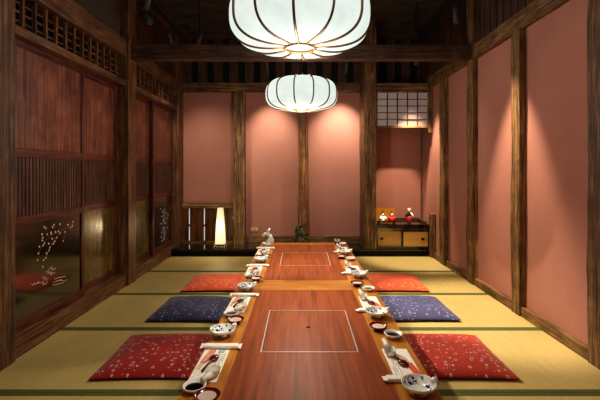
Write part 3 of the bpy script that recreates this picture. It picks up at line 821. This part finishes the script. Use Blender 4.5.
redP = {-1: [(-.352, 1.5), (-.372, 2.265), (-.353, 3.13), (-.345, 3.975)], 1: [(.42, 2.17), (.42, 3.0), (.397, 3.93), (.43, 4.735)]}
for side, seats in ((-1, seatL), (1, seatR)):
    mx = -.405 if side < 0 else .452
    for i in range(4):
        my = matY[side][i]; s = seats[i]; rz = 0 if side < 0 else PI; d = -side  # d=+1: far end is the head of the mat
        j = random.uniform(-.05, .05)
        put('mat', paper_mat, (mx, my, ZT), rz+j*.5, 'white printed paper placemat '+s)
        ty = my+d*(.17 if side < 0 else .145)
        put('towel', towel, (mx+d*.015, ty, ZT+.0012), rz+j, 'white wrapped hand towel '+s)
        c = 'pinkp' if side < 0 else 'corp'
        put('chop'+c, chopsticks, (mx-d*.028+(.008 if side > 0 else 0), my+d*.055, ZT+.0012), rz-.16 if side < 0 else rz+.12, ('pale pink' if side < 0 else 'coral')+' sleeve of bamboo chopsticks '+s, c)
        put('rsp', red_spoon, (mx-.002-(.012 if side > 0 else 0), my+(.03 if side > 0 else 0), ZT+.0012), rz-.22 if side < 0 else rz+.38, 'dark red lacquer spoon '+s)
        put('psp', soup_spoon, (mx+d*.036, my-d*(.105 if side < 0 else .08), ZT+.0012), rz-.25 if side < 0 else rz+.1, 'white porcelain soup spoon '+s)
        if side < 0:
            o = obj('paper_packet', (lambda b: (box(b, -.015, .015, -.014, .014, 0, .004, .001), b)[1])(bmesh.new()), 'teal', None, (mx+.026, my+.125, ZT+.0012), j)
            tag(o, 'tiny pale teal packet '+s, 'packet', 'teal packets on the placemats')
        if bowlP[side][i]:
            bp_ = bowlP[side][i]
            put('bowl', handled_bowl, (*bp_, ZT), (R(35) if side < 0 else R(12))+j*3, 'blue and white handled bowl '+s)
        x, y = sauceP[side][i]
        k = 'sauce' if i % 2 == 0 or side > 0 else 'navy_glaze'
        if 'sd'+k not in proto: proto['sd'+k] = sauce_dish((x, y, ZT), 'small white sauce dish '+s, k)
        else: dup(proto['sd'+k], (x, y, ZT), 'small white sauce dish '+s)
        x, y = redP[side][i]
        if 'rs' not in proto: proto['rs'] = red_saucer((x, y, ZT), 'dark red lacquer saucer '+s)
        else: dup(proto['rs'], (x, y, ZT), 'dark red lacquer saucer '+s)
# coil-tailed ornament in a white bowl at the far left corner
t = thing('white_bowl', 'plain white bowl holding the silvery ornament, far left table corner', 'bowl', (-.382, 4.535, ZT))
bm = bmesh.new(); lathe(bm, bowl_profile(.062, .045), 28); obj('bowl', bm, 'china', t, smooth=True)
t = thing('bird_ornament', 'silvery grey curled bird shaped ornament standing in the white bowl', 'ornament', (-.378, 4.535, ZT+.013)); t.scale = (1.12, 1.12, 1.12)
bm = bmesh.new()
tube(bm, [(.0, 0, .0), (.012, 0, .04), (.03, 0, .07), (.022, 0, .1), (-.002, 0, .12), (.008, 0, .15), (.022, 0, .172)], [.024, .034, .030, .024, .018, .016, .007], 12)
obj('body', bm, 'glass', t, smooth=True)
bm = bmesh.new(); tube(bm, [(0, 0, .112), (-.025, 0, .118), (-.046, 0, .1), (-.05, 0, .085)], [.016, .017, .015, .008], 10); obj('head', bm, 'glass', t, smooth=True)
bm = bmesh.new(); tube(bm, [(.03, 0, .07), (.048, 0, .06), (.052, 0, .03), (.034, 0, .01)], [.012, .015, .013, .006], 10); obj('wing', bm, 'glass', t, smooth=True)
for k, dx in enumerate((-.034, .028)):
    bm = bmesh.new(); ball(bm, (0, 0, .012), .014, (1.1, .9, .85)); tube(bm, [(-.004, 0, .018), (-.01, 0, .034)], [.006, .003], 6); tube(bm, [(.004, 0, .018), (.012, 0, .032)], [.006, .003], 6)
    o = obj('sweet', bm, 'whitecl', None, (.43+dx*.6, 4.735, ZT+.0225), smooth=True)
    tag(o, ('left' if k == 0 else 'right')+' one of two tiny white eared pieces on the farthest red saucer', 'ornament', 'tiny white pieces on the farthest saucer')

# ------------------------------------------------------------------ lanterns
def lantern(loc, rot, label):
    t = thing('paper_lantern', label, 'lantern', loc, rot, 'ribbed paper lanterns over the tables')
    NR = 12; Rm = .35
    prof = []
    # half profile from top ring to bottom ring (r, z)
    for i in range(31):
        a = PI*i/30
        cz = math.cos(a); sr = math.sin(a)
        r = .075+(Rm-.075)*abs(sr)**.62
        z = .148*(abs(cz)**.72)*(1 if cz > 0 else -1)
        prof.append((r, z))
    bm = bmesh.new(); seg = NR*8; rings = []
    for r, z in prof:
        ring = []
        for k in range(seg):
            ph = (k % 8)/8; bul = math.sin(PI*ph)
            rr = r*(1-.04*(1-bul)*min(1, (r-.075)/.15)); zz = z*(1-.03*(1-bul))
            a = 2*PI*k/seg; ring.append(bm.verts.new((rr*math.cos(a), rr*math.sin(a), zz)))
        rings.append(ring)
    for A, B in zip(rings, rings[1:]):
        for k in range(seg): bm.faces.new((A[k], A[(k+1) % seg], B[(k+1) % seg], B[k]))
    obj('paper_shade', bm, 'lpaper', t, smooth=True)
    for q in range(NR):
        a = 2*PI*q/NR; bm = bmesh.new()
        tube(bm, [((r*(1-.04*min(1, (r-.075)/.15))+.006)*math.cos(a), (r*(1-.04*min(1, (r-.075)/.15))+.006)*math.sin(a), z*.99) for r, z in prof], .0062, 6)
        obj('rib', bm, 'brass', t, smooth=True)
    for nm, z in (('bottom_ring', -.15), ('top_ring', .15)):
        bm = bmesh.new(); n = 32
        tube(bm, [(.075*math.cos(2*PI*k/n), .075*math.sin(2*PI*k/n), z) for k in range(n+1)], .007, 8, cap=False); obj(nm, bm, 'brassring', t, smooth=True)
    bm = bmesh.new(); lathe(bm, [(0, -.138), (.07, -.14), (.07, -.135), (0, -.133)], 24); obj('diffuser', bm, 'lpaper', t)
    bm = bmesh.new(); tube(bm, [(0, 0, .16), (0, 0, CEIL-loc[2]-.02)], .004, 6)
    for k in range(3):
        a = 2*PI*k/3; tube(bm, [(.075*math.cos(a), .075*math.sin(a), .166), (0, 0, .22)], .0025, 5)
    obj('cord', bm, 'iron', t)
    bm = bmesh.new(); lathe(bm, [(0, CEIL-loc[2]-.03), (.05, CEIL-loc[2]-.028), (.055, CEIL-loc[2]), (0, CEIL-loc[2])], 20); obj('ceiling_rose', bm, 'iron', t)
    return t
L1 = (-.005, 2.0, 1.958); L2 = (0.005, 3.9, 1.935)
lantern(L1, R(-90+25.4-30), 'large glowing white paper lantern nearest the camera')
lantern(L2, R(-90+18.5), 'smaller looking white paper lantern hanging over the far table')

# ------------------------------------------------------------------ track lighting
for sx, nm in ((-1, 'left'), (1, 'right')):
    x = sx*1.62
    o = thing('lighting_track', 'thin dark metal lighting track along the %s side under the ceiling' % nm, 'lighting track', (x, 4.2, 3.0))
    bm = bmesh.new(); box(bm, -.015, .015, -1.75, 1.75, 0, .03, .003); obj('rail', bm, 'iron', o)
    for y in (-1.5, 0, 1.5):
        bm = bmesh.new(); tube(bm, [(0, y, .03), (0, y, .3)], .006, 6); obj('hanger', bm, 'iron', o)
def aim(v):
    return Vector(v).to_track_quat('-Z', 'Y').to_euler()
def spot_fixture(loc, tgt, top, label, power=0, size=70, blend=.7, col=(1, .80, .58), rad=.03):
    d = (Vector(tgt)-Vector(loc)).normalized()
    t = thing('spotlight', label, 'spotlight', loc, group='ceiling spotlights')
    e = aim(d)
    bm = bmesh.new()
    lathe(bm, [(.0, .09), (.022, .09), (.03, .07), (.032, -.09), (.028, -.09), (.024, -.06), (0, -.055)], 20)
    for v in bm.verts: v.co = e.to_matrix() @ v.co
    obj('housing', bm, 'spotm', t, smooth=True)
    bm = bmesh.new(); s = Vector((0, 0, 0))-d*.03
    tube(bm, [s, s+Vector((0, 0, .05)), (0, 0, top-loc[2])], .007, 6); obj('stem', bm, 'iron', t)
    if power:
        lamp('spot_beam', Vector(loc)+d*.1, tgt, power, size, blend, col, rad)
    return t
def lamp(name, loc, tgt, power, size=70, blend=.7, col=(1, .80, .58), rad=.03):
    l = bpy.data.lights.new(name, 'SPOT'); l.energy = power; l.spot_size = R(size); l.spot_blend = blend
    l.color = col; l.shadow_soft_size = rad
    o = bpy.data.objects.new(name, l); C.objects.link(o); o.location = loc
    o.rotation_euler = aim(Vector(tgt)-Vector(loc)); return o
def point(name, loc, power, col, rad):
    l = bpy.data.lights.new(name, 'POINT'); l.energy = power; l.color = col; l.shadow_soft_size = rad
    o = bpy.data.objects.new(name, l); C.objects.link(o); o.location = loc; return o
WARM = (1, .80, .58); NEU = (1, .88, .72)
# spotlight heads, some of them added as fill
spot_fixture((-1.58, 4.08, 2.76), (.85, 3.0, 0), 3.0, 'grey cylindrical spotlight high on the left before the cross beam', 215, 44, .7, NEU, .02)
spot_fixture((1.6, 4.13, 2.8), (1.66, 4.0, .2), 3.0, 'grey cylindrical spotlight high on the right before the cross beam', 40, 34, 1)
spot_fixture((1.45, 5.0, 2.6), (1.45, 6.1, .45), CEIL, 'grey spotlight beyond the cross beam near the shoji window', 150, 34, .6)
spot_fixture((.62, 5.5, 2.6), (.56, 6.1, 1.5), CEIL, 'small spotlight beyond the cross beam right of the far lantern', 115, 70, 1, NEU)
spot_fixture((-.47, 5.5, 2.6), (-.44, 6.1, 1.5), CEIL, 'small spotlight hidden behind the far lantern, left of the log pillar', 80, 66, 1, NEU)
spot_fixture((1.52, 5.35, 2.78), (1.64, 5.5, .2), CEIL, 'grey spotlight at the far end of the right track', 300, 42, .6)
spot_fixture((1.45, 3.42, 2.8), (1.6, 3.4, .2), CEIL, 'grey spotlight on the right track shining down the wall posts', 300, 46, .6)
spot_fixture((1.0, 2.3, 3.1), (1.84, 2.85, 1.1), CEIL, 'added unseen fill spotlight for the nearest panel of the right wall', 9, 60, 1)  # weak wall fill, added out of view
spot_fixture((-1.58, 2.95, 2.8), (.8, 2.2, 0), 3.0, 'grey spotlight on the left track nearest the camera', 170, 42, 1, NEU, .03)
spot_fixture((1.6, 2.6, 2.8), (-.95, 3.2, 0), 3.0, 'grey spotlight on the right track nearest the camera', 85, 56, .8, NEU, .03)
spot_fixture((1.0, 1.2, 3.1), (-.6, 1.9, .3), CEIL, 'added unseen spotlight brightening the left edge of the near table', 110, 34, 1, NEU, .03)  # added out of view to brighten the near left tableware
spot_fixture((-1.6, 4.9, 2.8), (-1.3, 6.1, .9), 3.0, 'added spotlight on the left track brightening the back wall', 60, 70, 1, NEU, .03)  # added to brighten the left part of the back wall
spot_fixture((.05, 5.0, 3.1), (0, 4.1, .3), CEIL, 'added fill spotlight over the far table hidden behind the near lantern', 200, 48, 1, NEU, .03)  # added out of sight to brighten the far table
spot_fixture((-1.45, 3.0, 2.8), (-1.9, 3.0, 1.2), CEIL, 'small spotlight washing the nearest sliding door', 20, 36, 1)
spot_fixture((-1.45, 3.78, 2.8), (-1.9, 3.8, 1.2), CEIL, 'small spotlight washing the second sliding door', 20, 36, 1)
spot_fixture((-1.25, 4.9, 2.8), (-1.9, 5.0, 1.4), CEIL, 'small spotlight washing the far sliding doors', 8, 50, 1)
# point lights for lanterns and floor lamp, plus added room fill
point('lantern_fill', (L1[0], L1[1], L1[2]-.3), 8, (1, .9, .74), .09).data.specular_factor = .05  # added below the shade to carry the lantern's downward light
point('lantern_fill', (L2[0], L2[1], L2[2]-.3), 22, (1, .9, .74), .09).data.specular_factor = .3
point('lantern_fill', (L1[0]+.0, L1[1]+.25, L1[2]+.4), 9, (.9, .95, 1), .1)  # unseen lights added above both lanterns to brighten the ceiling
point('lantern_fill', (L2[0]+.0, L2[1]+.2, L2[2]+.4), 9, (.9, .95, 1), .1)
point('floor_lamp_glow', (-1.15, 5.6, .42), 3.5, (1, .8, .5), .06)
point('room_fill', (0, .2, 2.6), 17, (1, .84, .64), .35).data.specular_factor = .3  # unseen soft fill added behind the tables, no fixture

w = bpy.data.worlds.new('world'); bpy.context.scene.world = w; w.use_nodes = True
w.node_tree.nodes['Background'].inputs[0].default_value = (.06, .045, .035, 1)
w.node_tree.nodes['Background'].inputs[1].default_value = .3

# ------------------------------------------------------------------ camera
cam = bpy.data.cameras.new('camera'); cam.lens = 24; cam.sensor_width = 36
cam.shift_x = -1/600; cam.shift_y = -30/600; cam.clip_start = .05
co = bpy.data.objects.new('camera', cam); C.objects.link(co)
co.location = (0, 0, CH); co.rotation_euler = (R(90), 0, 0)
bpy.context.scene.camera = co
vs = bpy.context.scene.view_settings
vs.view_transform = 'Standard'; vs.exposure = .22; vs.gamma = 1
try: vs.look = 'Medium High Contrast'
except Exception as e: print('LOOKERR', e)
